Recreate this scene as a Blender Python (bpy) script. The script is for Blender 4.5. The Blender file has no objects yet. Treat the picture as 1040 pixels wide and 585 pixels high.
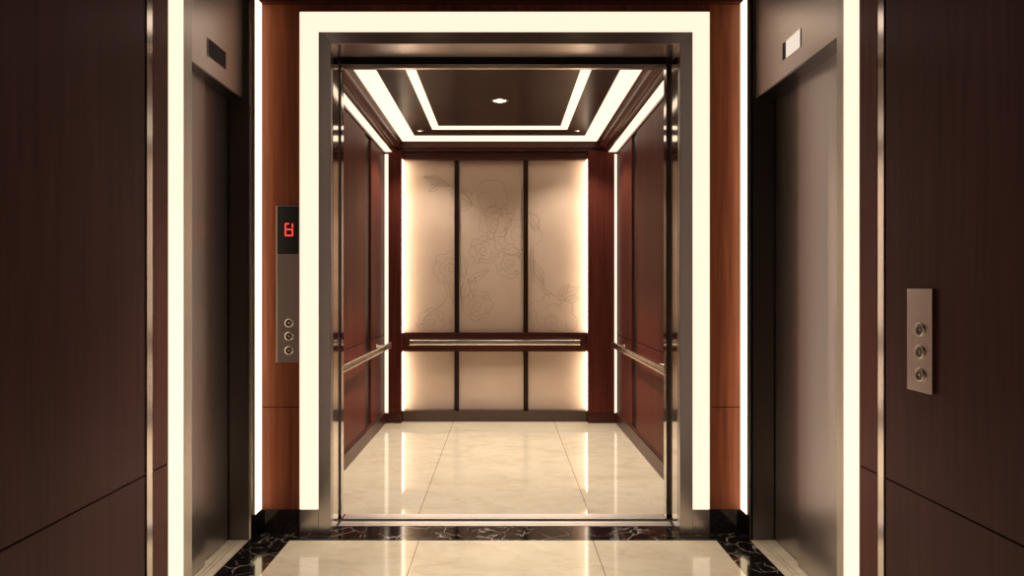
import bpy, bmesh, math, random
from mathutils import Vector, Matrix
random.seed(4)
PI = math.pi
scn = bpy.context.scene
COL = scn.collection
EYE = 1.15                                   # camera height

# ------------------------------------------------------------------ materials
def new_mat(name):
    m = bpy.data.materials.new(name); m.use_nodes = True
    nt = m.node_tree; nt.nodes.clear()
    out = nt.nodes.new('ShaderNodeOutputMaterial')
    b = nt.nodes.new('ShaderNodeBsdfPrincipled')
    nt.links.new(b.outputs[0], out.inputs[0])
    return m, nt, b
def node(nt, kind, **kw):
    n = nt.nodes.new(kind)
    for k, v in kw.items(): setattr(n, k, v)
    return n
def ramp(nt, src, stops):
    r = nt.nodes.new('ShaderNodeValToRGB')
    cr = r.color_ramp
    while len(cr.elements) < len(stops): cr.elements.new(0.5)
    for e, (p, c) in zip(cr.elements, stops):
        e.position = p; e.color = (*c, 1) if len(c) == 3 else c
    nt.links.new(src, r.inputs[0]); return r
def mapped(nt, scale):
    g = nt.nodes.new('ShaderNodeNewGeometry')
    mp = nt.nodes.new('ShaderNodeMapping'); mp.inputs['Scale'].default_value = scale
    nt.links.new(g.outputs['Position'], mp.inputs[0]); return mp.outputs[0]
def noise(nt, vec, scale=1, detail=4, rough=.55, dist=0):
    n = nt.nodes.new('ShaderNodeTexNoise')
    n.inputs['Scale'].default_value = scale; n.inputs['Detail'].default_value = detail
    n.inputs['Roughness'].default_value = rough; n.inputs['Distortion'].default_value = dist
    nt.links.new(vec, n.inputs['Vector']); return n.outputs['Fac']
def math_n(nt, op, a, b=None, c=None):
    n = nt.nodes.new('ShaderNodeMath'); n.operation = op
    for i, v in enumerate((a, b, c)):
        if v is None: continue
        if isinstance(v, (int, float)): n.inputs[i].default_value = v
        else: nt.links.new(v, n.inputs[i])
    return n.outputs[0]

def wood(name, dark, light, rough=.3, coat=.25, axis='z', spec=.5):
    m, nt, b = new_mat(name)
    s = {'z': (1, 1, .035), 'y': (1, .035, 1), 'x': (.035, 1, 1)}[axis]
    v = mapped(nt, s)
    f1 = noise(nt, v, 55, 6, .6, .4)
    v2 = mapped(nt, tuple(k * .5 if k == 1 else k for k in s))
    f2 = noise(nt, v2, 9, 3, .5, .8)
    f = math_n(nt, 'ADD', math_n(nt, 'MULTIPLY', f1, .6), math_n(nt, 'MULTIPLY', f2, .4))
    r = ramp(nt, f, [(.34, dark), (.66, light)])
    nt.links.new(r.outputs[0], b.inputs['Base Color'])
    b.inputs['Roughness'].default_value = rough
    b.inputs['Specular IOR Level'].default_value = spec
    b.inputs['Coat Weight'].default_value = coat
    b.inputs['Coat Roughness'].default_value = .12
    bp = node(nt, 'ShaderNodeBump'); bp.inputs['Strength'].default_value = .04
    bp.inputs['Distance'].default_value = .002
    nt.links.new(f1, bp.inputs['Height']); nt.links.new(bp.outputs[0], b.inputs['Normal'])
    return m
def metal(name, col, rough=.28, axis='z', amt=.03, aniso=0.0):
    m, nt, b = new_mat(name)
    s = {'z': (1, 1, .012), 'y': (1, .012, 1), 'x': (.012, 1, 1), None: (1, 1, 1)}[axis]
    f = noise(nt, mapped(nt, s), 160, 2, .5)
    lo = tuple(c * (1 - amt) for c in col); hi = tuple(min(1, c * (1 + amt)) for c in col)
    r = ramp(nt, f, [(.3, lo), (.7, hi)])
    nt.links.new(r.outputs[0], b.inputs['Base Color'])
    b.inputs['Metallic'].default_value = 1
    b.inputs['Roughness'].default_value = rough
    return m
def plain(name, col, rough=.5, metallic=0, coat=0, spec=.5):
    m, nt, b = new_mat(name)
    b.inputs['Base Color'].default_value = (*col, 1)
    b.inputs['Roughness'].default_value = rough
    b.inputs['Metallic'].default_value = metallic
    b.inputs['Coat Weight'].default_value = coat
    b.inputs['Specular IOR Level'].default_value = spec
    return m
def glow(name, col, strength):
    m, nt, b = new_mat(name)
    b.inputs['Base Color'].default_value = (.3, .28, .24, 1)
    b.inputs['Roughness'].default_value = .4
    b.inputs['Emission Color'].default_value = (*col, 1)
    b.inputs['Emission Strength'].default_value = strength
    return m
def black_marble():
    m, nt, b = new_mat('black_marble')
    v = mapped(nt, (1, 1, 1))
    w = node(nt, 'ShaderNodeTexNoise'); w.inputs['Scale'].default_value = 5; w.inputs['Detail'].default_value = 3
    nt.links.new(v, w.inputs['Vector'])
    mx = node(nt, 'ShaderNodeVectorMath', operation='MULTIPLY_ADD')
    nt.links.new(w.outputs['Color'], mx.inputs[0]); mx.inputs[1].default_value = (.22, .22, .22)
    nt.links.new(v, mx.inputs[2])
    vo = node(nt, 'ShaderNodeTexVoronoi', feature='DISTANCE_TO_EDGE'); vo.inputs['Scale'].default_value = 11
    nt.links.new(mx.outputs[0], vo.inputs['Vector'])
    vein = ramp(nt, vo.outputs['Distance'], [(0, (1, 1, 1)), (.035, (0, 0, 0))])
    msk = ramp(nt, noise(nt, v, 9, 4, .6), [(.44, (0, 0, 0)), (.66, (1, 1, 1))])
    f = math_n(nt, 'MULTIPLY', vein.outputs[0], msk.outputs[0])
    cl = ramp(nt, noise(nt, v, 24, 6, .7, 1.2), [(.56, (0, 0, 0)), (.8, (.25, .25, .25))])
    f = math_n(nt, 'ADD', f, cl.outputs[0])
    r = ramp(nt, f, [(0, (.008, .006, .006)), (1, (.62, .55, .50))])
    nt.links.new(r.outputs[0], b.inputs['Base Color'])
    b.inputs['Roughness'].default_value = .09
    return m
def cream_marble(name, joints, rough, tint=(1, 1, 1)):
    m, nt, b = new_mat(name)
    v = mapped(nt, (1, 1.6, 1))
    f1 = noise(nt, v, 2.2, 7, .62, 1.4)
    f2 = noise(nt, v, 9, 6, .65, 1.0)
    f = math_n(nt, 'ADD', math_n(nt, 'MULTIPLY', f1, .6), math_n(nt, 'MULTIPLY', f2, .4))
    c = lambda *k: tuple(a * t for a, t in zip(k, tint))
    r = ramp(nt, f, [(.32, c(.66, .56, .42)), (.5, c(.78, .69, .53)), (.68, c(.85, .77, .61))])
    # thin veins
    w = node(nt, 'ShaderNodeTexWave', wave_type='BANDS', bands_direction='DIAGONAL')
    w.inputs['Scale'].default_value = 1.3; w.inputs['Distortion'].default_value = 9
    w.inputs['Detail'].default_value = 4; w.inputs['Detail Scale'].default_value = 1.6
    nt.links.new(v, w.inputs['Vector'])
    vr = ramp(nt, w.outputs['Fac'], [(0, (.90, .84, .76)), (.04, (1, 1, 1))])
    mul = node(nt, 'ShaderNodeMix', data_type='RGBA', blend_type='MULTIPLY')
    mul.inputs['Factor'].default_value = .45
    nt.links.new(r.outputs[0], mul.inputs['A']); nt.links.new(vr.outputs[0], mul.inputs['B'])
    col = mul.outputs['Result']
    # joints: lines of constant x and constant y
    g = node(nt, 'ShaderNodeNewGeometry'); sp = node(nt, 'ShaderNodeSeparateXYZ')
    nt.links.new(g.outputs['Position'], sp.inputs[0])
    lines = None
    for ax, p in joints:
        d = math_n(nt, 'ABSOLUTE', math_n(nt, 'SUBTRACT', sp.outputs[ax], p))
        l = math_n(nt, 'LESS_THAN', d, .0017)
        lines = l if lines is None else math_n(nt, 'MAXIMUM', lines, l)
    mj = node(nt, 'ShaderNodeMix', data_type='RGBA')
    nt.links.new(lines, mj.inputs['Factor']); nt.links.new(col, mj.inputs['A'])
    mj.inputs['B'].default_value = (.22, .16, .11, 1)
    nt.links.new(mj.outputs['Result'], b.inputs['Base Color'])
    b.inputs['Roughness'].default_value = rough
    b.inputs['Specular IOR Level'].default_value = .55
    return m

LIGHT = (1.0, .81, .60)
LIGHT_CAB = (1.0, .82, .62)
M = {}
M['wood']   = wood('mahogany', (.11, .029, .017), (.26, .080, .044), .38, .0, spec=.2)
M['wood_shaded'] = wood('mahogany_shaded', (.055, .017, .019), (.092, .030, .034), .38, .0, spec=.15)  # same wood as the far wall, darkened to paint in the dim foreground
M['wood_cab'] = wood('cab_mahogany', (.075, .017, .012), (.150, .038, .026), .42, .0, spec=.06)
M['wood_cab_y'] = wood('cab_mahogany_lengthwise', (.070, .018, .012), (.13, .036, .026), .25, .1, 'y', spec=.3)
M['wood_x'] = wood('mahogany_crosswise', (.045, .012, .009), (.085, .025, .018), .3, .0, 'x', spec=.2)
M['lacquer'] = wood('lacquered_ceiling', (.035, .014, .012), (.060, .026, .022), .28, .0, 'x', spec=.07)
M['wood_pier_lit'] = wood('mahogany_lit', (.10, .024, .020), (.17, .050, .040), .38, 0, spec=.2)  # foreground wood, brighter and redder to paint in the light on the pier
M['wood_black'] = wood('ebonised_wood', (.014, .006, .005), (.028, .012, .009), .35, 0, spec=.2)
M['steel']  = metal('brushed_steel', (.58, .53, .525), .27)
M['steel_door'] = metal('brushed_steel_door', (.56, .505, .49), .30, 'z', .02)
M['steel_x'] = metal('brushed_steel_crosswise', (.60, .55, .54), .25, 'x')
M['steel_head'] = metal('header_steel', (.78, .70, .66), .38, 'y')
M['steel_dark'] = metal('dark_steel', (.16, .145, .145), .30)
M['chrome'] = plain('chrome', (.80, .75, .71), .07, 1)
M['satin']  = plain('satin_steel', (.80, .75, .70), .2, 1)
M['satin_rough'] = plain('satin_facing', (.70, .64, .59), .38, 1)
M['bronze'] = metal('dark_bronze_steel', (.11, .085, .08), .16, 'x')
M['chrome_soft'] = plain('softly_polished_steel', (.82, .75, .70), .15, 1)
M['sill']   = plain('sill_aluminium', (.88, .83, .78), .42, 1)
M['sill_y'] = metal('sill_aluminium_lengthwise', (.80, .70, .58), .34, 'y', .06)
M['black']  = plain('black_gap', (.006, .005, .005), .6)
M['plinth'] = plain('black_gloss_plinth', (.012, .010, .010), .08, 0, .3)
M['glass_black'] = plain('black_display_glass', (.004, .004, .005), .6, 0, .01)
M['marble_black'] = black_marble()
M['floor']  = cream_marble('cream_marble_lobby', [(0, -.385), (0, .41), (1, 1.55), (1, .35), (1, -.85)], .07)
M['floor_cab'] = cream_marble('cream_marble_cab', [(0, -.43), (0, .44)], .06)
M['stone'] = cream_marble('cream_sill_stone', [(1, -99)], .3)
M['ceiling'] = plain('ceiling_paint', (.12, .09, .075), .8)
M['fabric'] = None
m, nt, b = new_mat('tan_leather_panel')
f = noise(nt, mapped(nt, (1, 1, 1)), 3, 5, .6)
r = ramp(nt, f, [(.3, (.64, .48, .37)), (.7, (.71, .55, .43))])
nt.links.new(r.outputs[0], b.inputs['Base Color']); b.inputs['Roughness'].default_value = .42
fb = noise(nt, mapped(nt, (1, 1, 1)), 400, 2)
bp = node(nt, 'ShaderNodeBump'); bp.inputs['Strength'].default_value = .05; bp.inputs['Distance'].default_value = .001
nt.links.new(fb, bp.inputs['Height']); nt.links.new(bp.outputs[0], b.inputs['Normal'])
M['fabric'] = m
M['engrave'] = plain('engraved_line', (.40, .29, .22), .5)
M['glow'] = glow('warm_diffuser', (1, .80, .62), 1.17)
M['glow_cab'] = glow('warm_cab_diffuser', LIGHT_CAB, 1.3)
M['glow_corner'] = glow('warm_corner_diffuser', (1, .78, .46), 3.0)
M['glow_edge'] = glow('warm_panel_backlight', LIGHT, 7.0)
M['lamp'] = glow('lamp_lens', (1, .84, .58), 14)
M['lamp_small'] = glow('small_lamp_lens', (1, .86, .66), 2.0)
M['red'] = glow('red_digit', (1, .035, .025), 1.0)
M['screen_reflection'] = glow('display_reflection', (1, .86, .72), .8)  # emission paints a bright reflection onto the right display glass

# ------------------------------------------------------------------ mesh helpers
def BM(): return bmesh.new()
def box(bm, x0, x1, y0, y1, z0, z1):
    x0, x1 = sorted((x0, x1)); y0, y1 = sorted((y0, y1)); z0, z1 = sorted((z0, z1))
    v = [bm.verts.new(p) for p in [(x0,y0,z0),(x1,y0,z0),(x1,y1,z0),(x0,y1,z0),(x0,y0,z1),(x1,y0,z1),(x1,y1,z1),(x0,y1,z1)]]
    for q in [(0,3,2,1),(4,5,6,7),(0,1,5,4),(1,2,6,5),(2,3,7,6),(3,0,4,7)]:
        bm.faces.new([v[i] for i in q])
    return bm
def prism(bm, pts, axis, a, b):
    """extrude a closed outline; axis 'y': pts are (x,z); axis 'x': pts are (y,z); axis 'z': pts are (x,y)"""
    def P(p, t): return {'y': (p[0], t, p[1]), 'x': (t, p[0], p[1]), 'z': (p[0], p[1], t)}[axis]
    A = [bm.verts.new(P(p, a)) for p in pts]; B = [bm.verts.new(P(p, b)) for p in pts]
    n = len(pts)
    bm.faces.new(A); bm.faces.new(B[::-1])
    for i in range(n): bm.faces.new([A[i], B[i], B[(i+1) % n], A[(i+1) % n]][::-1])
    bmesh.ops.recalc_face_normals(bm, faces=bm.faces[:])
    return bm
def lathe(bm, prof, c, axis, seg=28):
    """prof: (radius, offset along axis); axis a unit Vector; closes at radius 0"""
    ax = Vector(axis).normalized()
    u = ax.orthogonal().normalized(); w = ax.cross(u); c = Vector(c)
    rings = []
    for r, t in prof:
        if r < 1e-6: rings.append([bm.verts.new(c + ax * t)])
        else: rings.append([bm.verts.new(c + ax * t + (u * math.cos(2*PI*i/seg) + w * math.sin(2*PI*i/seg)) * r) for i in range(seg)])
    for A, B in zip(rings, rings[1:]):
        for i in range(seg):
            j = (i + 1) % seg
            if len(A) == 1 and len(B) == 1: continue
            if len(A) == 1: bm.faces.new([A[0], B[i], B[j]])
            elif len(B) == 1: bm.faces.new([A[i], B[0], A[j]])
            else: bm.faces.new([A[i], B[i], B[j], A[j]])
    bmesh.ops.recalc_face_normals(bm, faces=bm.faces[:])
    return bm
def obj(name, bm, mat, parent=None, bevel=0, smooth=False, seg=2):
    # origin at the middle of the base
    if bm.verts and parent is None:
        xs = [v.co.x for v in bm.verts]; ys = [v.co.y for v in bm.verts]; zs = [v.co.z for v in bm.verts]
        o0 = Vector(((min(xs)+max(xs))/2, (min(ys)+max(ys))/2, min(zs)))
    elif parent is not None:
        o0 = parent.matrix_basis.translation.copy()
        p = parent.parent
        while p: o0 += p.matrix_basis.translation; p = p.parent
    bmesh.ops.translate(bm, verts=bm.verts[:], vec=-o0)
    me = bpy.data.meshes.new(name); bm.to_mesh(me); bm.free()
    me.materials.append(M[mat] if isinstance(mat, str) else mat)
    if smooth:
        for p in me.polygons: p.use_smooth = True
    o = bpy.data.objects.new(name, me); COL.objects.link(o)
    if parent is None: o.location = o0
    else: o.parent = parent
    if bevel:
        md = o.modifiers.new('bevel', 'BEVEL'); md.width = bevel; md.segments = seg
        md.limit_method = 'ANGLE'; md.angle_limit = math.radians(35)
    return o
def thing(name, label, cat, loc, group=None):
    o = bpy.data.objects.new(name, None); COL.objects.link(o)
    o.location = loc; o.empty_display_size = .05
    return tag(o, label, cat, group)
def tag(o, label, cat, group=None):
    o['label'] = label; o['category'] = cat
    if group: o['group'] = group
    return o
def struct(name, bm, mat, bevel=0, label=None):
    o = obj(name, bm, mat, None, bevel); o['kind'] = 'structure'
    if label: o['label'] = label
    return o
def bx(*a): return box(BM(), *a)

# ------------------------------------------------------------------ lobby planes
YB = -2.6                    # wall behind the viewer
YF = 3.243                   # far wall with the open lift
ZC = 2.75                    # lobby ceiling
XL, XR = -1.068, 1.125       # near side walls
XLF, XRF = -1.15, 1.13       # wall line at the far corners
REV = 3.144                  # far reveal of the side lift openings
NL, NR = 2.366, 2.325        # near edge of the side lift openings
DXL, DXR = -1.240, 1.226     # side lift doors
GZ = .592                    # panel groove height
TOPZ = 2.49

# floor
bm = BM(); box(bm, -.975, .973, YB, 3.145, -.05, 0)
struct('floor', bm, 'floor')
bm = BM()
box(bm, -1.161, -.975, YB, 3.363, -.05, .0)
box(bm, .973, 1.15, YB, 3.363, -.05, .0)
box(bm, -.975, .973, 3.145, 3.336, -.05, .0)
o = struct('trim_1', bm, 'marble_black')
# ceiling
struct('ceiling', bx(-1.6, 1.6, YB, YF + .3, ZC, ZC + .05), 'ceiling')
# unseen wall behind the viewer, made pale for the steel to reflect
struct('wall_back', bx(-1.6, 1.6, YB - .08, YB, 0, ZC), 'stone')

# far wall: wood panels left and right of the light frame, and above
g = .002
for x0, x1, b0, b1, w_ in ((-1.24, -.957, -1.24, -.90, 'left'), (.970, 1.24, .92, 1.24, 'right')):
    bm = BM()
    box(bm, x0, x1, YF, YF + .03, .112, GZ - g)
    box(bm, x0, x1, YF, YF + .03, GZ + g, TOPZ - .003)
    box(bm, b0, b1, YF + .03, YF + .09, 0, ZC)
    struct('wall_far_' + w_, bm, 'wood')
bm = BM()
box(bm, -.953, .966, YF, YF + .03, 2.452, TOPZ - .003)
box(bm, -.90, .92, YF + .03, YF + .09, 2.40, ZC)
struct('wall_far_upper', bm, 'wood')
bm = BM()
box(bm, -1.24, 1.24, YF - .012, YF + .03, TOPZ, ZC)
struct('trim_2', bm, 'wood_x', .002)
bm = BM()
box(bm, -1.158, -.957, YF - .006, YF + .03, 0, .112)
struct('baseboard_far_left', bm, 'plinth', .0015)
bm = BM()
box(bm, .970, 1.138, YF - .006, YF + .03, 0, .112)
struct('baseboard_far_right', bm, 'plinth', .0015)

# side walls ---------------------------------------------------------------
def side(sgn):
    X  = XL if sgn < 0 else XR
    XF = XLF if sgn < 0 else XRF
    DX = DXL if sgn < 0 else DXR
    N  = NL if sgn < 0 else NR
    nm = 'left' if sgn < 0 else 'right'
    e0, e1 = (2.054, 2.103) if sgn < 0 else (2.026, 2.072)     # dark gap start, end of polished strip
    s0 = 2.069 if sgn < 0 else 2.040
    l0, l1 = (2.202, 2.304) if sgn < 0 else (2.181, 2.279)     # near light
    out = sgn * 1.50
    g = .0022
    # foreground wall and the narrow pier between polished strip and light
    bm = BM()
    box(bm, X, X + sgn * .03, YB, e0, .10, GZ - g)
    box(bm, X, X + sgn * .03, YB, e0, GZ + g, ZC)
    box(bm, X + sgn * .03, out, YB, N - .03, 0, ZC)
    struct('wall_' + nm, bm, 'wood_shaded', .001)
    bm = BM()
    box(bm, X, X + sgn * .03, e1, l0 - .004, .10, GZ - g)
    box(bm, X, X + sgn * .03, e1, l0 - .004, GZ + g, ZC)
    struct('wall_%s_pier' % nm, bm, 'wood_pier_lit', .001)
    bm = BM()
    box(bm, X + sgn * .004, X + sgn * .03, YB, e0, 0, .098)
    box(bm, X + sgn * .004, X + sgn * .03, e1, l0 - .004, 0, .098)
    struct('baseboard_' + nm, bm, 'plinth')
    # polished strip in the shadow gap
    s = struct('trim_%d' % (3 if sgn < 0 else 4),
               bx(X + sgn * .001, X + sgn * .02, s0, e1 - .001, 0, ZC), 'chrome_soft')
    # far corner wall behind far light
    bm = BM()
    box(bm, XF, out, REV + .012, YF + .03, 0, ZC)
    struct('wall_%s_corner' % nm, bm, 'plinth')
    # wall above the lift opening
    bm = BM(); box(bm, XF if sgn > 0 else -1.15, out, N - .03, REV + .012, TOPZ, ZC)
    struct('wall_%s_upper' % nm, bm, 'wood_x')
    # lift door set: structure with parts
    root = bpy.data.objects.new('door_%d' % (1 if sgn < 0 else 2), None); COL.objects.link(root)
    root.location = (DX, (N + REV) / 2, 0); root['kind'] = 'structure'
    XJ = (-1.161 if sgn < 0 else 1.127)
    obj('door_jamb', bx(XJ, DX + sgn * .03, REV, REV + .012, 0, TOPZ), 'steel_dark', root, .001)
    # near jamb: face on the wall line + reveal
    bm = BM()
    box(bm, X + sgn * .012, DX + sgn * .03, N - .012, N, 0, TOPZ)
    obj('jamb_facing', bx(X, X + sgn * .012, l1 + .002, N, 0, TOPZ), 'satin_rough', root, .001)
    obj('door_jamb', bm, 'steel', root, .001)
    # steel return between far jamb and far light
    obj('corner_strip', bx(XF if sgn > 0 else -1.150, (XF if sgn > 0 else -1.150) + sgn * .01, REV, YF - .081, .0, TOPZ), 'satin', root, .0008)
    # header
    HX = -1.187 if sgn < 0 else 1.152
    bm = BM(); box(bm, HX, DX + sgn * .06, N, REV, 2.018, TOPZ)
    obj('header', bm, 'steel_head', root, .0015)
    obj('soffit_shade', bx(HX + sgn * .003, DX + sgn * .03, N, REV, 2.012, 2.0178), 'steel_dark', root)  # thin dark plate that paints shade onto the header underside
    # two telescopic leaves
    XA = DX - sgn * .006; XB = DX + sgn * .012
    a = obj('door_panel', bx(XA, XA + sgn * .012, N - .02, 2.852, .006, 2.05), 'steel_door', root, .0015)
    c = obj('door_panel', bx(XB, XB + sgn * .012, 2.83, REV - .010, .006, 2.05), 'steel_door', root, .0015)
    # shaft behind
    obj('shaft_lining', bx(DX + sgn * .07, DX + sgn * .08, N - .02, REV + .02, 0, 2.3), 'black', root)
    # sill of pale metal with running grooves
    t = struct('trim_%d' % (5 if sgn < 0 else 6), (lambda b: (
        box(b, XJ, XJ + sgn * .036, N, REV, -.05, .002),
        box(b, XJ + sgn * .040, XJ + sgn * .0545, N, REV, -.05, .002),
        box(b, XJ + sgn * .0585, DX + sgn * .03, N, REV, -.05, .002),
        box(b, XJ, DX + sgn * .03, N, REV, -.05, -.006), b)[-1])(BM()), 'stone')
    # vertical light strips
    def strip(x_face, x_back, y0, y1, z0, z1, label, mat='glow'):
        r = thing('light_strip', label, 'light', ((x_face + x_back) / 2, (y0 + y1) / 2, z0))
        obj('diffuser', bx(x_face, x_back, y0 + .0015, y1 - .0015, z0, z1), mat, r)
        bm = BM()
        box(bm, x_face + sgn * .002, x_back, y0 - .002, y0 + .001, z0, z1)
        box(bm, x_face + sgn * .002, x_back, y1 - .001, y1 + .0005, z0, z1)
        obj('edge_trim', bm, 'satin', r)
        return r
    side_word = 'left' if sgn < 0 else 'right'
    strip(X, X + sgn * .030, l0, l1, .102, ZC - .01,
          'tall glowing strip on the near side of the %s closed lift door, beside dark wood' % side_word)
    fx = -1.135 if sgn < 0 else 1.116
    strip(fx, XF if sgn > 0 else -1.15, YF - .083, YF - .001, .114, 2.488,
          'slim glowing strip in the far %s corner between steel lift jamb and reddish wood' % side_word, 'glow_corner')
    # steel plinth under near light
    obj('strip_plinth', bx(X, X + sgn * .03, l0, l1, 0, .10), 'steel_dark', root)
side(-1); side(1)

# ------------------------------------------------------------------ light frame round the open lift
LX0, LX1, RX0, RX1 = -.954, -.866, .889, .968
LZ0, LZ1 = 2.352, 2.447
lf = thing('illuminated_border', 'broad glowing border framing the open lift doorway on three sides', 'light', (0, YF, .114))
yF0, yF1 = YF - .008, YF + .028
bm = BM(); prism(bm, [(LX0, .114), (LX1, .114), (LX1, LZ0), (LX0, LZ1)], 'y', yF0, yF1)
obj('light_panel', bm, 'glow', lf)
bm = BM(); prism(bm, [(RX0, .114), (RX1, .114), (RX1, LZ1), (RX0, LZ0)], 'y', yF0, yF1)
obj('light_panel', bm, 'glow', lf)
bm = BM(); prism(bm, [(LX0, LZ1), (LX1, LZ0), (RX0, LZ0), (RX1, LZ1)], 'y', yF0, yF1)
obj('light_panel', bm, 'glow', lf)
bm = BM()
box(bm, LX0 - .003, LX0 - .0005, yF0 - .003, yF1, .114, LZ1 + .003)
box(bm, RX1 + .0005, RX1 + .002, yF0 - .003, yF1, .114, LZ1 + .003)
box(bm, LX0 - .003, RX1 + .002, yF0 - .003, yF1, LZ1 + .0005, LZ1 + .003)
obj('edge_trim', bm, 'satin', lf)

# ------------------------------------------------------------------ steel door frame of the open lift
df = thing('door_frame', 'dark brushed steel frame with mitred corners around the open lift doorway', 'door frame', (0, YF, 0))
JL, JR, JZ = -.806, .8265, 2.2946
y0, y1 = YF - .016, 3.362
bm = BM(); prism(bm, [(-.865, 0), (JL, 0), (JL, JZ), (-.865, 2.351)], 'y', y0, y1)
obj('jamb', bm, 'steel', df, .002)
bm = BM(); prism(bm, [(.888, 0), (JR, 0), (JR, JZ), (.888, 2.351)], 'y', y0, y1)
obj('jamb', bm, 'steel', df, .002)
bm = BM(); prism(bm, [(-.865, 2.351), (JL, JZ), (JR, JZ), (.888, 2.351)], 'y', y0, y1 + .05)
obj('head', bm, 'steel_x', df, .0012)
obj('plinth', bx(LX0, -.8655, YF - .010, YF + .028, 0, .112), 'steel', df, .001)
obj('plinth', bx(.8885, RX1, YF - .010, YF + .028, 0, .112), 'steel', df, .001)

# polished edges on the jamb returns
obj('jamb_liner', bx(JL - .001, JL + .0015, YF + .02, 3.362, .035, 2.25), 'chrome', df)
obj('jamb_liner', bx(JR + .001, JR - .0015, YF + .02, 3.362, .035, 2.25), 'chrome', df)

# open door leaves, slid back into the wall
d3 = bpy.data.objects.new('door_3', None); COL.objects.link(d3); d3.location = (0, 3.39, 0); d3['kind'] = 'structure'
for x0, x1 in ((-1.14, -.826), (.846, 1.12)):
    obj('door_panel', bx(x0, x1, 3.372, 3.388, .02, 2.30), 'steel_dark', d3, .001)
    obj('door_panel', bx(x0, x1, 3.394, 3.410, .02, 2.30), 'steel_dark', d3, .001)
# dark shaft lining round the gap
bm = BM()
box(bm, -1.5, -1.155, 3.364, 3.56, -.05, 2.7)
box(bm, 1.135, 1.5, 3.364, 3.56, -.05, 2.7)
box(bm, -1.155, 1.135, 3.43, 3.56, 2.45, 2.7)
box(bm, -1.155, -.84, 3.416, 3.42, 0, 2.45)
box(bm, .86, 1.135, 3.416, 3.42, 0, 2.45)
box(bm, -.84, .86, 3.426, 3.43, 2.31, 2.45)
struct('wall_shaft', bm, 'black')

# sills
sl = thing('door_sill', 'grooved aluminium threshold across the open lift doorway', 'sill', (0, 3.42, -.02))
bm = BM()
for a, c in ((3.338, 3.352), (3.356, 3.372), (3.376, 3.402)): box(bm, -.80, .82, a, c, -.02, .001)
box(bm, -.80, .82, 3.338, 3.402, -.04, -.008)
obj('landing_sill', bm, 'sill', sl)
bm = BM()
for a, c in ((3.440, 3.455), (3.459, 3.478), (3.482, 3.512)): box(bm, -.80, .81, a, c, -.02, .001)
box(bm, -.80, .81, 3.440, 3.512, -.04, -.008)
obj('cab_sill', bm, 'sill', sl)
struct('floor_gap', bx(-.84, .86, 3.336, 3.52, -.12, -.045), 'black')

# ------------------------------------------------------------------ lift cab
CY0, CY1 = 3.513, 6.06
CL, CR = -1.015, .975          # faces of the side panels
CZ = 2.41
struct('floor_cab', bx(-1.06, 1.02, CY0, CY1 + .03, -.05, 0), 'floor_cab')
struct('wall_cab_left', bx(-1.08, CL - .028, 3.48, CY1 + .03, 0, 2.5), 'wood_cab')
struct('wall_cab_right', bx(1.04, CR + .028, 3.48, CY1 + .03, 0, 2.5), 'wood_cab')
struct('wall_cab_back', bx(CL - .028, CR + .028, CY1, CY1 + .03, 0, 2.5), 'wood_cab')
struct('ceiling_cab', bx(CL - .028, CR + .028, 3.48, CY1, CZ, CZ + .05), 'lacquer')
# front returns and header of the cab
bm = BM(); box(bm, CL - .028, -.806, 3.432, 3.484, 0, 2.41)
struct('wall_cab_front_left', bm, 'chrome', .001)
bm = BM(); box(bm, CR + .028, .812, 3.432, 3.484, 0, 2.41)
struct('wall_cab_front_right', bm, 'chrome', .001)
bm = BM(); box(bm, -.806, .812, 3.455, 3.484, 2.255, 2.275)
struct('trim_7', bm, 'steel_x', .001)
bm = BM(); box(bm, -.806, .812, 3.462, 3.484, 2.276, 2.41)
struct('trim_8', bm, 'black')

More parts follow.
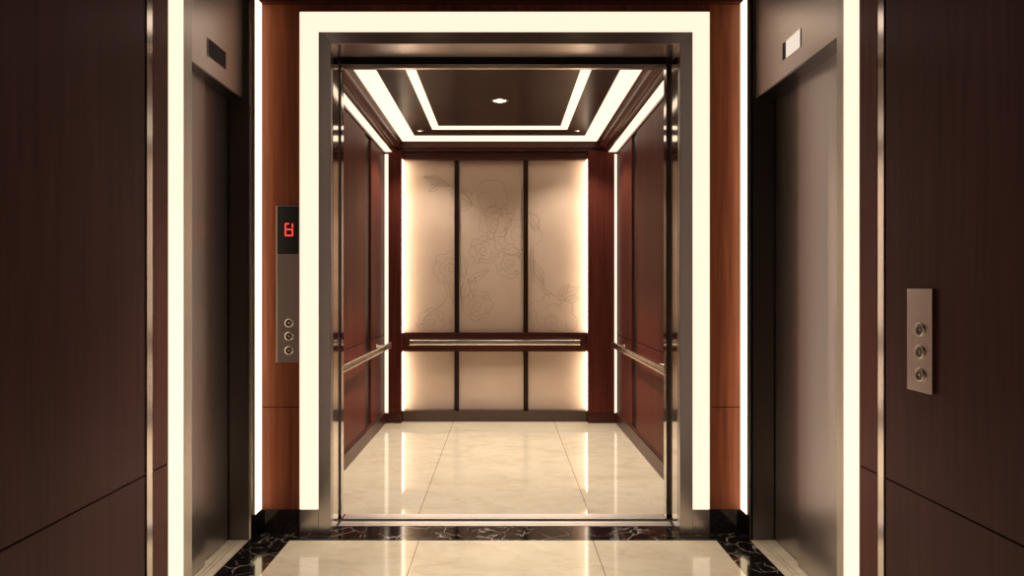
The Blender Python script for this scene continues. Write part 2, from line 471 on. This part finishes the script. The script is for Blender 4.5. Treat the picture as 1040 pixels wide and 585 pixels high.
# side wood panels: near and far bays, each an upper and a lower panel, recessed stile between
def cab_side(sgn):
    F = CL if sgn < 0 else CR
    B = F + sgn * .028
    w = 'left' if sgn < 0 else 'right'
    s0, s1 = (5.075, 5.30) if sgn < 0 else (5.03, 5.23)
    s2 = 5.86
    for a, c, wd in ((3.49, s0, 'near'), (s1, s2, 'far')):
        for z0, z1, hi in ((.115, .753, 'lower'), (.759, 2.30, 'upper')):
            p = obj('wall_panel', bx(F, B, a, c, z0, z1), 'wood_cab', None, .003)
            tag(p, '%s %s mahogany panel on the %s wall inside the lift, %s the handrail' % (
                'long' if wd == 'near' else 'narrow rear', hi, w, 'above' if hi == 'upper' else 'behind and below'), 'wall panel',
                'mahogany panels lining the lift side walls')
    # stile in the recess
    st = obj('stile', bx(F + sgn * .014, B, s0 + .004, s1 - .004, .115, 2.30), 'wood_black', None, .002)
    st.name = 'wall_stile'
    tag(st, 'dark recessed wood upright between the panels of the %s lift wall' % w, 'wall panel')
    # bronze kick board with ledge
    kb = bx(F - sgn * .014, B, 3.49, s2 + .0, .0, .10)
    box(kb, F - sgn * .004, B, 3.49, s2, .10, .114)
    k = obj('kick_board', kb, 'wood_x', None, .002)
    tag(k, 'low mahogany kick board along the foot of the %s lift wall' % w, 'skirting')
    # cove light along the top
    c0, c1 = (-.941, -1.006) if sgn < 0 else (.890, .966)
    t = thing('cove_light', 'glowing line light running back along the top of the %s lift wall' % w, 'light', ((c0+c1)/2, 4.7, 2.317))
    obj('diffuser', bx(c0 + sgn*.001, c1, 3.49, 5.893, 2.317, 2.333), 'glow_cab', t)
    obj('housing', bx(c0, B, 3.49, 5.90, 2.333, 2.345), 'wood_shaded', t)
    obj('housing', bx(c1 + sgn*.0005, B, 3.49, 5.86, 2.302, 2.333), 'wood_cab_y', t)
    # cornice moulding between cove light and ceiling
    i = -.857 if sgn < 0 else .797
    o_ = c0
    d = (i - o_)
    pr = [(o_, 2.306), (o_ + d*.12, 2.306), (o_ + d*.18, 2.318), (o_ + d*.26, 2.322)]
    for k2 in range(9):                        # swelling round
        t2 = k2 / 8 * PI
        pr.append((o_ + d*(.32 + .20 * (1 - math.cos(t2)) ), 2.338 + .022 * (1 - math.cos(t2)) - .014 * math.sin(t2)))
    pr += [(o_ + d*.78, 2.384), (o_ + d*.84, 2.394), (i, 2.398), (i, 2.409), (o_, 2.409)]
    co = obj('cornice', prism(BM(), pr, 'y', 3.49, 5.86), 'wood_cab_y', None)
    tag(co, 'dark moulded wood cornice beside the cove light on the %s of the lift ceiling' % w, 'cornice')
    # vertical corner light
    v0, v1 = (-.9825, -1.0135) if sgn < 0 else (.9525, .9735)
    t = thing('corner_light', 'thin upright glowing line in the rear %s corner inside the lift' % w, 'light', ((v0+v1)/2, 5.9, .1))
    obj('diffuser', bx(v0, v1, 5.896, 5.91, .086, 2.300), 'glow_cab', t)
    obj('housing', bx(v0, v1, 5.911, 5.925, .086, 2.30), 'wood_shaded', t)
    # corner post
    p0, p1 = (-.981, -.870) if sgn < 0 else (.951, .726)
    bm = BM()
    box(bm, p0, p1, 5.888, 6.04, .086, 2.328)
    c = thing('corner_post', '%s mahogany post in the rear %s corner of the lift' % ('narrow' if sgn < 0 else 'broad', w), 'post', ((p0+p1)/2, 5.95, 0))
    obj('shaft', bm, 'wood_cab', c, .002)
    obj('base', bx(v1, p1, 5.882, 6.04, 0, .085), 'wood_x', c, .0015)
    # side handrail
    rx = -.918 if sgn < 0 else .898
    r = thing('handrail', 'steel handrail along the %s wall inside the lift' % w, 'handrail', (rx, 4.75, .66), 'handrails in the lift')
    y0, y1 = 3.56, 5.58
    rail_bar(r, 'y', rx, y0, y1, .690)
    for yy in (4.14, 5.50):
        bracket(r, 'x', rx, F, yy, .690)
def rounded(w, h, r, n=5):
    pts = []
    for cx, cz, a0 in ((w/2-r, h/2-r, 0), (-w/2+r, h/2-r, PI/2), (-w/2+r, -h/2+r, PI), (w/2-r, -h/2+r, 1.5*PI)):
        for k in range(n): 
            a = a0 + k/(n-1)*PI/2; pts.append((cx + r*math.cos(a), cz + r*math.sin(a)))
    return pts
def rail_bar(root, axis, c, a, b, z):
    pr = rounded(.030, .048, .012)
    # a shallow running groove in both faces
    bm = BM()
    pts = [(c + p, z + q) for p, q in pr]
    prism(bm, pts, axis, a + .004, b - .004)
    obj('rail', bm, 'satin', root, 0, False)
    bm = BM()
    for s in (-1, 1):
        off = s * .0153
        g = [(c + off - .0007, z - .003), (c + off + .0007, z - .003), (c + off + .0007, z + .003), (c + off - .0007, z + .003)]
        prism(bm, g, axis, a + .01, b - .01)
    obj('groove', bm, 'steel_dark', root)
    for t0, t1 in ((a, a + .005), (b - .005, b)):
        pr2 = rounded(.032, .050, .0125)
        bm = BM(); prism(bm, [(c + p, z + q) for p, q in pr2], axis, t0, t1)
        obj('end_cap', bm, 'chrome', root, .001)
def bracket(root, dirn, rail, wall, t, z):
    s = 1 if wall > rail else -1
    bm = BM()
    if dirn == 'x':
        lathe(bm, [(0, 0), (.008, 0), (.008, abs(wall - rail) - .012), (.016, abs(wall-rail) - .008), (.016, abs(wall-rail)), (0, abs(wall-rail))], (rail + s*.009, t, z), (s, 0, 0))
        bmesh.ops.translate(bm, verts=bm.verts[:], vec=(-s*.009, 0, 0))
    else:
        lathe(bm, [(0, 0), (.008, 0), (.008, abs(wall - rail) - .012), (.016, abs(wall-rail) - .008), (.016, abs(wall-rail)), (0, abs(wall-rail))], (t, rail, z), (0, s, 0))
    obj('bracket', bm, 'satin', root, 0, True)
cab_side(-1); cab_side(1)

# back wall of the cab --------------------------------------------------------
PY = 6.02
X0, X1 = -.870, .726
S = [(-.424, -.384), (.177, .217)]              # stiles
cols = [(X0 + .004, S[0][0] + .006), (S[0][1] - .006, S[1][0] + .006), (S[1][1] - .006, X1 - .004)]
# peony line drawing as world (x, z) polylines
def W(px, py): return ((px - 511) * PY / 700, EYE + (293 - py) * PY / 700)
lines = []
def Q(u, v): return W(390 + u / 2.66, 140 + v / 2.66)
def scallop(u, v, r, n=7, ph=0, amp=.12, a0=0, a1=2*PI, sq=1.0):
    L = []
    for k in range(61):
        t = a0 + (a1 - a0) * k / 60
        rr = r * (1 - amp + amp * 1.6 * abs(math.sin(n * (t + ph) / 2)))
        L.append(Q(u + rr * math.cos(t), v + rr * sq * math.sin(t)))
    lines.append(L)
def spiral(u, v, r, turns=1.3, ph=0, d=1):
    L = []
    for k in range(40):
        f_ = k / 39; t = ph + d * turns * 2 * PI * f_; rr = r * (1 - .8 * f_)
        L.append(Q(u + rr * math.cos(t), v + rr * math.sin(t)))
    lines.append(L)
def peony(u, v, r, ph=0):
    scallop(u, v, r, 7, ph, .13)
    scallop(u + r*.08, v + r*.06, r * .66, 5, ph + .6, .16, ph, ph + 5.2)
    spiral(u + r*.05, v + r*.05, r * .40, 1.2, ph + 1)
    for k in range(4):
        a = ph + k * 1.57
        L = [Q(u + r * (.62 + .3 * s_) * math.cos(a + .25 * math.sin(3*s_)), v + r * (.62 + .3 * s_) * math.sin(a + .25 * math.sin(3*s_))) for s_ in [i/8 for i in range(9)]]
        lines.append(L)
def leaf(u0, v0, u1, v1, w):
    du, dv = u1 - u0, v1 - v0; l = math.hypot(du, dv); nu, nv = -dv / l, du / l
    for s_ in (-1, 0, 1):
        L = []
        for k in range(17):
            f_ = k / 16; h = s_ * w * math.sin(PI * f_) * (1 + .12 * math.sin(14 * f_))
            L.append(Q(u0 + du * f_ + nu * h, v0 + dv * f_ + nv * h))
        lines.append(L)
def stem(*pts):
    L = []
    n = len(pts)
    for i in range(n - 1):
        p0 = pts[max(i-1, 0)]; p1 = pts[i]; p2 = pts[i+1]; p3 = pts[min(i+2, n-1)]
        for k in range(10):
            t = k / 10
            q = [.5 * ((2*p1[j]) + (-p0[j]+p2[j])*t + (2*p0[j]-5*p1[j]+4*p2[j]-p3[j])*t*t + (-p0[j]+3*p1[j]-3*p2[j]+p3[j])*t**3) for j in (0, 1)]
            L.append(Q(*q))
    L.append(Q(*pts[-1])); lines.append(L)
scallop(290, 158, 44, 5, .3, .06, -2.9, 2.4)
scallop(278, 168, 24, 4, .3, .12, 0, 4.5)
peony(300, 228, 42, .4); peony(362, 255, 62, 1.1); peony(268, 303, 36, .2)
peony(340, 338, 40, .8); peony(178, 352, 44, 1.9); peony(252, 452, 40, .5)
peony(452, 492, 66, .3); peony(128, 498, 36, 1.2)
leaf(238, 178, 180, 150, 16); leaf(240, 180, 190, 190, 12); leaf(236, 176, 214, 138, 12)
leaf(176, 130, 108, 104, 12); leaf(150, 122, 122, 146, 9)
leaf(420, 250, 388, 196, 13); leaf(404, 330, 432, 396, 10)
leaf(478, 430, 530, 402, 12); leaf(484, 440, 528, 432, 10); leaf(470, 428, 500, 396, 9)
leaf(228, 380, 212, 440, 12); leaf(246, 376, 240, 430, 9); leaf(284, 356, 226, 392, 10)
stem((240, 180), (262, 196), (276, 214)); stem((398, 300), (396, 350), (418, 400), (450, 432))
stem((404, 300), (404, 352), (428, 400), (458, 426)); stem((160, 390), (170, 430), (140, 466))
stem((172, 392), (182, 430), (196, 470), (176, 500)); stem((228, 330), (220, 370), (208, 420), (216, 470))
stem((110, 104), (150, 112), (190, 136), (230, 160)); stem((100, 505), (128, 470), (160, 452))
def engraving(x0, x1, z0, z1):
    bm = BM(); hw = .0014
    for L in lines:
        for (ax, az), (bx_, bz) in zip(L, L[1:]):
            if not (x0 < ax < x1 and x0 < bx_ < x1 and z0 < az < z1 and z0 < bz < z1): continue
            d = Vector((bx_ - ax, bz - az))
            if d.length < 1e-6: continue
            d.normalize(); n = Vector((-d.y, d.x)) * hw; e = d * hw * .5
            q = [(ax - e.x + n.x, az - e.y + n.y), (ax - e.x - n.x, az - e.y - n.y), (bx_ + e.x - n.x, bz + e.y - n.y), (bx_ + e.x + n.x, bz + e.y + n.y)]
            top = [bm.verts.new((p[0], PY - .0012, p[1])) for p in q]
            mid = [bm.verts.new((p[0], PY + .001, p[1])) for p in q]
            bm.faces.new(top)
            for i in range(4): bm.faces.new([top[i], top[(i+1)%4], mid[(i+1)%4], mid[i]])
    return bm
names = ['left', 'middle', 'right']
for k, (a, c) in enumerate(cols):
    for z0, z1, hi in ((.768, 2.266, 'tall upper'), (.096, .604, 'short lower')):
        bm = bx(a, c, PY, PY + .03, z0, z1)
        if z0 > .5:                                    # the floral outline is surface pattern of the panel
            eb = engraving(a + .008, c - .008, z0 + .004, z1 - .004)
            tmp = bpy.data.meshes.new('tmp'); eb.to_mesh(tmp); eb.free()
            bm.from_mesh(tmp); bpy.data.meshes.remove(tmp)
            bm.faces.ensure_lookup_table()
            for f_ in bm.faces[6:]: f_.material_index = 1
        p = obj('back_panel', bm, 'fabric')
        if z0 > .5: p.data.materials.append(M['engrave'])
        tag(p, '%s tan panel on the lift back wall, %s of three%s' % (hi, names[k], ', with floral outline' if z0 > .5 else ''),
            'wall panel', 'tan panels on the lift back wall')
for k, (a, c) in enumerate(S):
    o = thing('panel_divider', 'narrow dark upright dividing the tan back panels, %s of two' % ('left' if k == 0 else 'right'), 'panel divider', ((a+c)/2, 6.0, .098))
    obj('divider_bar', bx(a, c, 5.99, PY - .0005, .77, 2.262), 'wood_black', o, .0015)
    obj('divider_bar', bx(a, c, 5.99, PY - .0005, .100, .602), 'wood_black', o, .0015)
o = obj('rail_board', bx(X0 + .001, X1 - .001, 5.965, PY - .0005, .604, .768), 'wood_x', None, .002)
tag(o, 'dark horizontal wood board behind the rear handrail, between tan panels', 'wall board')
o = obj('skirting', bx(X0 + .001, X1 - .001, 5.945, CY1, 0, .096), 'bronze', None, .0015)
tag(o, 'dark steel skirting along the foot of the lift back wall', 'skirting')
# frieze over the panels, stepped
bm = BM()
box(bm, X0, X1, 5.96, CY1, 2.264, 2.30)
box(bm, X0, X1, 5.945, CY1, 2.30, 2.329)
o = obj('cross_board', bm, 'wood_x', None, .002)
tag(o, 'dark wood board directly above the tan back panels', 'wall board')
bm = BM()
box(bm, -.983, .951, 5.90, CY1, 2.331, 2.348)
box(bm, CL-.02, CR+.02, 5.885, CY1, 2.350, 2.378)
box(bm, CL-.02, CR+.02, 5.900, CY1, 2.378, 2.409)
o = obj('frieze', bm, 'wood_x', None, .002)
tag(o, 'stepped dark wood frieze across the top of the lift back wall', 'frieze')
# light edges behind the posts
for x, s, w in ((X0, 1, 'left'), (X1, -1, 'right')):
    t = thing('panel_light', 'hidden upright strip lighting the %s edge of the tan back panels' % w, 'light', (x, 5.98, .1))
    obj('diffuser', bx(x + s*.0005, x + s*.004, 5.93, PY - .002, .77, 2.262), 'glow_edge', t)
    obj('diffuser', bx(x + s*.0005, x + s*.004, 5.93, PY - .002, .100, .602), 'glow_edge', t)
# rear handrail
r = thing('handrail', 'steel handrail across the back wall of the lift', 'handrail', (-.07, 5.88, .66), 'handrails in the lift')
rail_bar(r, 'x', 5.885, -.798, .655, .689)
for xx in (-.70, .56): bracket(r, 'y', 5.885, 5.965, xx, .689)

# cab ceiling light loops ---------------------------------------------------------
def loop(label, ox0, ox1, oy0, oy1, ix0, ix1, iy0, iy1, z):
    t = thing('ceiling_light', label, 'light', ((ox0+ox1)/2, (oy0+oy1)/2, z - .004), 'rectangular light bands in the lift ceiling')
    bm = BM()
    o = [(ox0, oy0), (ox1, oy0), (ox1, oy1), (ox0, oy1)]; i = [(ix0, iy0), (ix1, iy0), (ix1, iy1), (ix0, iy1)]
    for a in range(4):
        b_ = (a + 1) % 4
        prism(bm, [o[a], o[b_], i[b_], i[a]], 'z', z - .004, z - .0002)
    obj('diffuser', bm, 'glow_cab', t)
loop('wide outer rectangular band of light in the lift ceiling', -.857, .797, 3.60, 5.883, -.732, .675, 3.80, 5.685, CZ)
loop('slim inner rectangular band of light in the lift ceiling', -.560, .507, 3.74, 5.450, -.502, .446, 3.86, 5.345, CZ)

# downlights ------------------------------------------------------------------------
def downlight(x, y, z, r, mat, label, group, power=0, spot=100):
    t = thing('downlight', label, 'light', (x, y, z - .006), group)
    bm = BM(); lathe(bm, [(r*.72, -.0002), (r*.78, -.006), (r, -.005), (r*1.02, -.0002)], (x, y, z), (0, 0, 1))
    obj('ring', bm, 'satin', t, 0, True)
    bm = BM(); lathe(bm, [(0, -.0035), (r*.5, -.003), (r*.72, -.001), (r*.72, -.0002)], (x, y, z), (0, 0, 1))
    obj('lens', bm, mat, t, 0, True)
    if power:
        l = bpy.data.lights.new('downlight_beam', 'SPOT'); l.energy = power; l.color = (1, .87, .73)
        l.spot_size = math.radians(spot); l.spot_blend = .6; l.shadow_soft_size = r * .6
        o = bpy.data.objects.new('beam', l); COL.objects.link(o); o.location = (0, 0, -.012); o.parent = t
downlight(-.022, 4.62, CZ, .055, 'lamp', 'bright round downlight at the centre of the lift ceiling', None, 240, 80)
downlight(-.664, 5.50, CZ, .026, 'lamp_small', 'small round downlight at the rear left of the lift ceiling', 'small ceiling downlights', 28, 120)
downlight(.597, 5.50, CZ, .026, 'lamp_small', 'small round downlight at the rear right of the lift ceiling', 'small ceiling downlights', 28, 120)
for x in (-.45, .45):
    for y in (-1.9, -.5, .9, 2.3):
        downlight(x, y, ZC, .045, 'lamp_small', 'round downlight in the lobby ceiling out of view', 'lobby ceiling downlights', 140 if y > 2 else 12 if y > 0 else 30, 52 if y > 0 else 80)

# ------------------------------------------------------------------ call panel with red digit on the far wall
cx0, cx1 = (281 - 511) * 3.236 / 700, -.9575
z_top, z_dis, z_bot = EYE + (293-209)*3.236/700, EYE + (293-258)*3.236/700, EYE + (293-368)*3.236/700
cp = thing('call_panel', 'slim steel call panel with red floor digit beside the open lift', 'call panel', ((cx0+cx1)/2, YF, z_bot))
yb, yf = YF, YF - .010
obj('face_plate', bx(cx0, cx1, yf, yb, z_bot, z_top), 'steel', cp, .001)
dsp = obj('display', bx(cx0 + .003, cx1 - .001, yf - .0012, yf - .0001, z_dis, z_top - .004), 'glass_black', cp)
dc = ((293.4 - 511) * 3.23 / 700, EYE + (293 - 233.2) * 3.23 / 700)
def seg(bm, x0, z0, x1, z1, w=.0068):
    a = Vector((x0, z0)); b_ = Vector((x1, z1)); d = (b_ - a).normalized(); n = Vector((-d.y, d.x)) * w / 2
    a -= d * w * .4; b_ += d * w * .4
    prism(bm, [tuple(a + n + d*w*.2), tuple(a), tuple(a - n + d*w*.2), tuple(b_ - n - d*w*.2), tuple(b_), tuple(b_ + n - d*w*.2)], 'y', yf - .0024, yf - .0013)
bm = BM()
x, z = dc; hw_, hh = .0165, .0275
seg(bm, x - hw_, z + hh, x - hw_, z + .002)            # upper left
seg(bm, x + hw_, z + hh, x + hw_, z + .010)            # upper right, short
seg(bm, x - hw_, z + hh, x - hw_ * .1, z + hh)         # top, left half only
seg(bm, x - hw_, z + .001, x + hw_, z + .001)          # middle
seg(bm, x - hw_, z, x - hw_, z - hh)                   # lower left
seg(bm, x + hw_, z, x + hw_, z - hh)                   # lower right
seg(bm, x - hw_, z - hh, x + hw_, z - hh)              # bottom
dg = obj('digit', bm, 'red', dsp); dg['label'] = 'glowing red segment digit'
def button(root, c, axis, r):
    ax = Vector(axis); c = Vector(c)
    bm = BM(); lathe(bm, [(r*.74, -.001), (r*.74, .004), (r*.86, .0055), (r, .004), (r, -.001)], c, axis)
    ring = obj('button', bm, 'chrome', root, 0, True)
    bm = BM(); lathe(bm, [(0, .0030), (r*.45, .0027), (r*.68, .0015), (r*.72, -.001), (0, -.001)], c, axis)
    obj('button_cap', bm, 'steel_dark', ring, 0, True)
    bm = BM(); lathe(bm, [(0, .0046), (r*.16, .0042), (r*.2, .002), (0, .002)], c, axis, 12)
    obj('button_mark', bm, 'chrome', ring, 0, True)
for py in (328, 341.5, 355.8):
    button(cp, ((293.6 - 511) * 3.23 / 700, yf, EYE + (293 - py) * 3.23 / 700), (0, -1, 0), .0205)

# ------------------------------------------------------------------ call panel on the right foreground wall
PX = XR - .010
pn, pf = 1.794, 1.904
cp = thing('call_panel', 'small steel call panel with three round buttons on the dark right wall', 'call panel', (XR, (pn+pf)/2, .873))
obj('face_plate', bx(PX, XR, pn, pf, .873, 1.15), 'steel', cp, .0015)
for zz in (1.041, .981, .920):
    button(cp, (PX, 1.842, zz), (-1, 0, 0), .0195)

# ------------------------------------------------------------------ floor displays over the side lifts
def display(sgn):
    HX = -1.187 if sgn < 0 else 1.152
    ya, yb_ = (2.768, 2.943) if sgn < 0 else (2.669, 2.834)
    za, zb = 2.086, 2.155
    t = thing('floor_display', 'small %s rectangular window in the steel header above the %s lift door' % ('black' if sgn < 0 else 'pale reflecting', 'left' if sgn < 0 else 'right'), 'display', (HX, (ya+yb_)/2, za))
    bm = BM()
    f = .003
    box(bm, HX - sgn*.003, HX - sgn*.0002, ya - f, ya, za - f, zb + f); box(bm, HX - sgn*.003, HX - sgn*.0002, yb_, yb_ + f, za - f, zb + f)
    box(bm, HX - sgn*.003, HX - sgn*.0002, ya, yb_, zb, zb + f); box(bm, HX - sgn*.003, HX - sgn*.0002, ya, yb_, za - f, za)
    obj('bezel', bm, 'satin', t)
    if sgn < 0:
        obj('screen', bx(HX - sgn*.0018, HX - sgn*.0002, ya, yb_, za, zb), 'glass_black', t)
    else:
        obj('screen', bx(HX - sgn*.0018, HX - sgn*.0002, ya, yb_ - .030, za, zb), 'screen_reflection', t)
        obj('screen_edge', bx(HX - sgn*.0018, HX - sgn*.0002, yb_ - .030, yb_, za, zb), 'glass_black', t)
display(-1); display(1)

# ------------------------------------------------------------------ camera, world, colour management
cam = bpy.data.cameras.new('camera'); co = bpy.data.objects.new('camera', cam); COL.objects.link(co)
co.location = (0, 0, EYE); co.rotation_euler = (PI / 2, 0, 0)
cam.sensor_width = 36; cam.lens = 700 / 1040 * 36
cam.shift_x = 9 / 1040; cam.shift_y = .5 / 1040
cam.clip_start = .02
scn.camera = co
w = bpy.data.worlds.new('world'); scn.world = w; w.use_nodes = True
w.node_tree.nodes['Background'].inputs[0].default_value = (.02, .016, .013, 1)
vs = scn.view_settings
vs.view_transform = 'Standard'; vs.look = 'None'; vs.exposure = 0; vs.gamma = 1; vs.use_curve_mapping = False
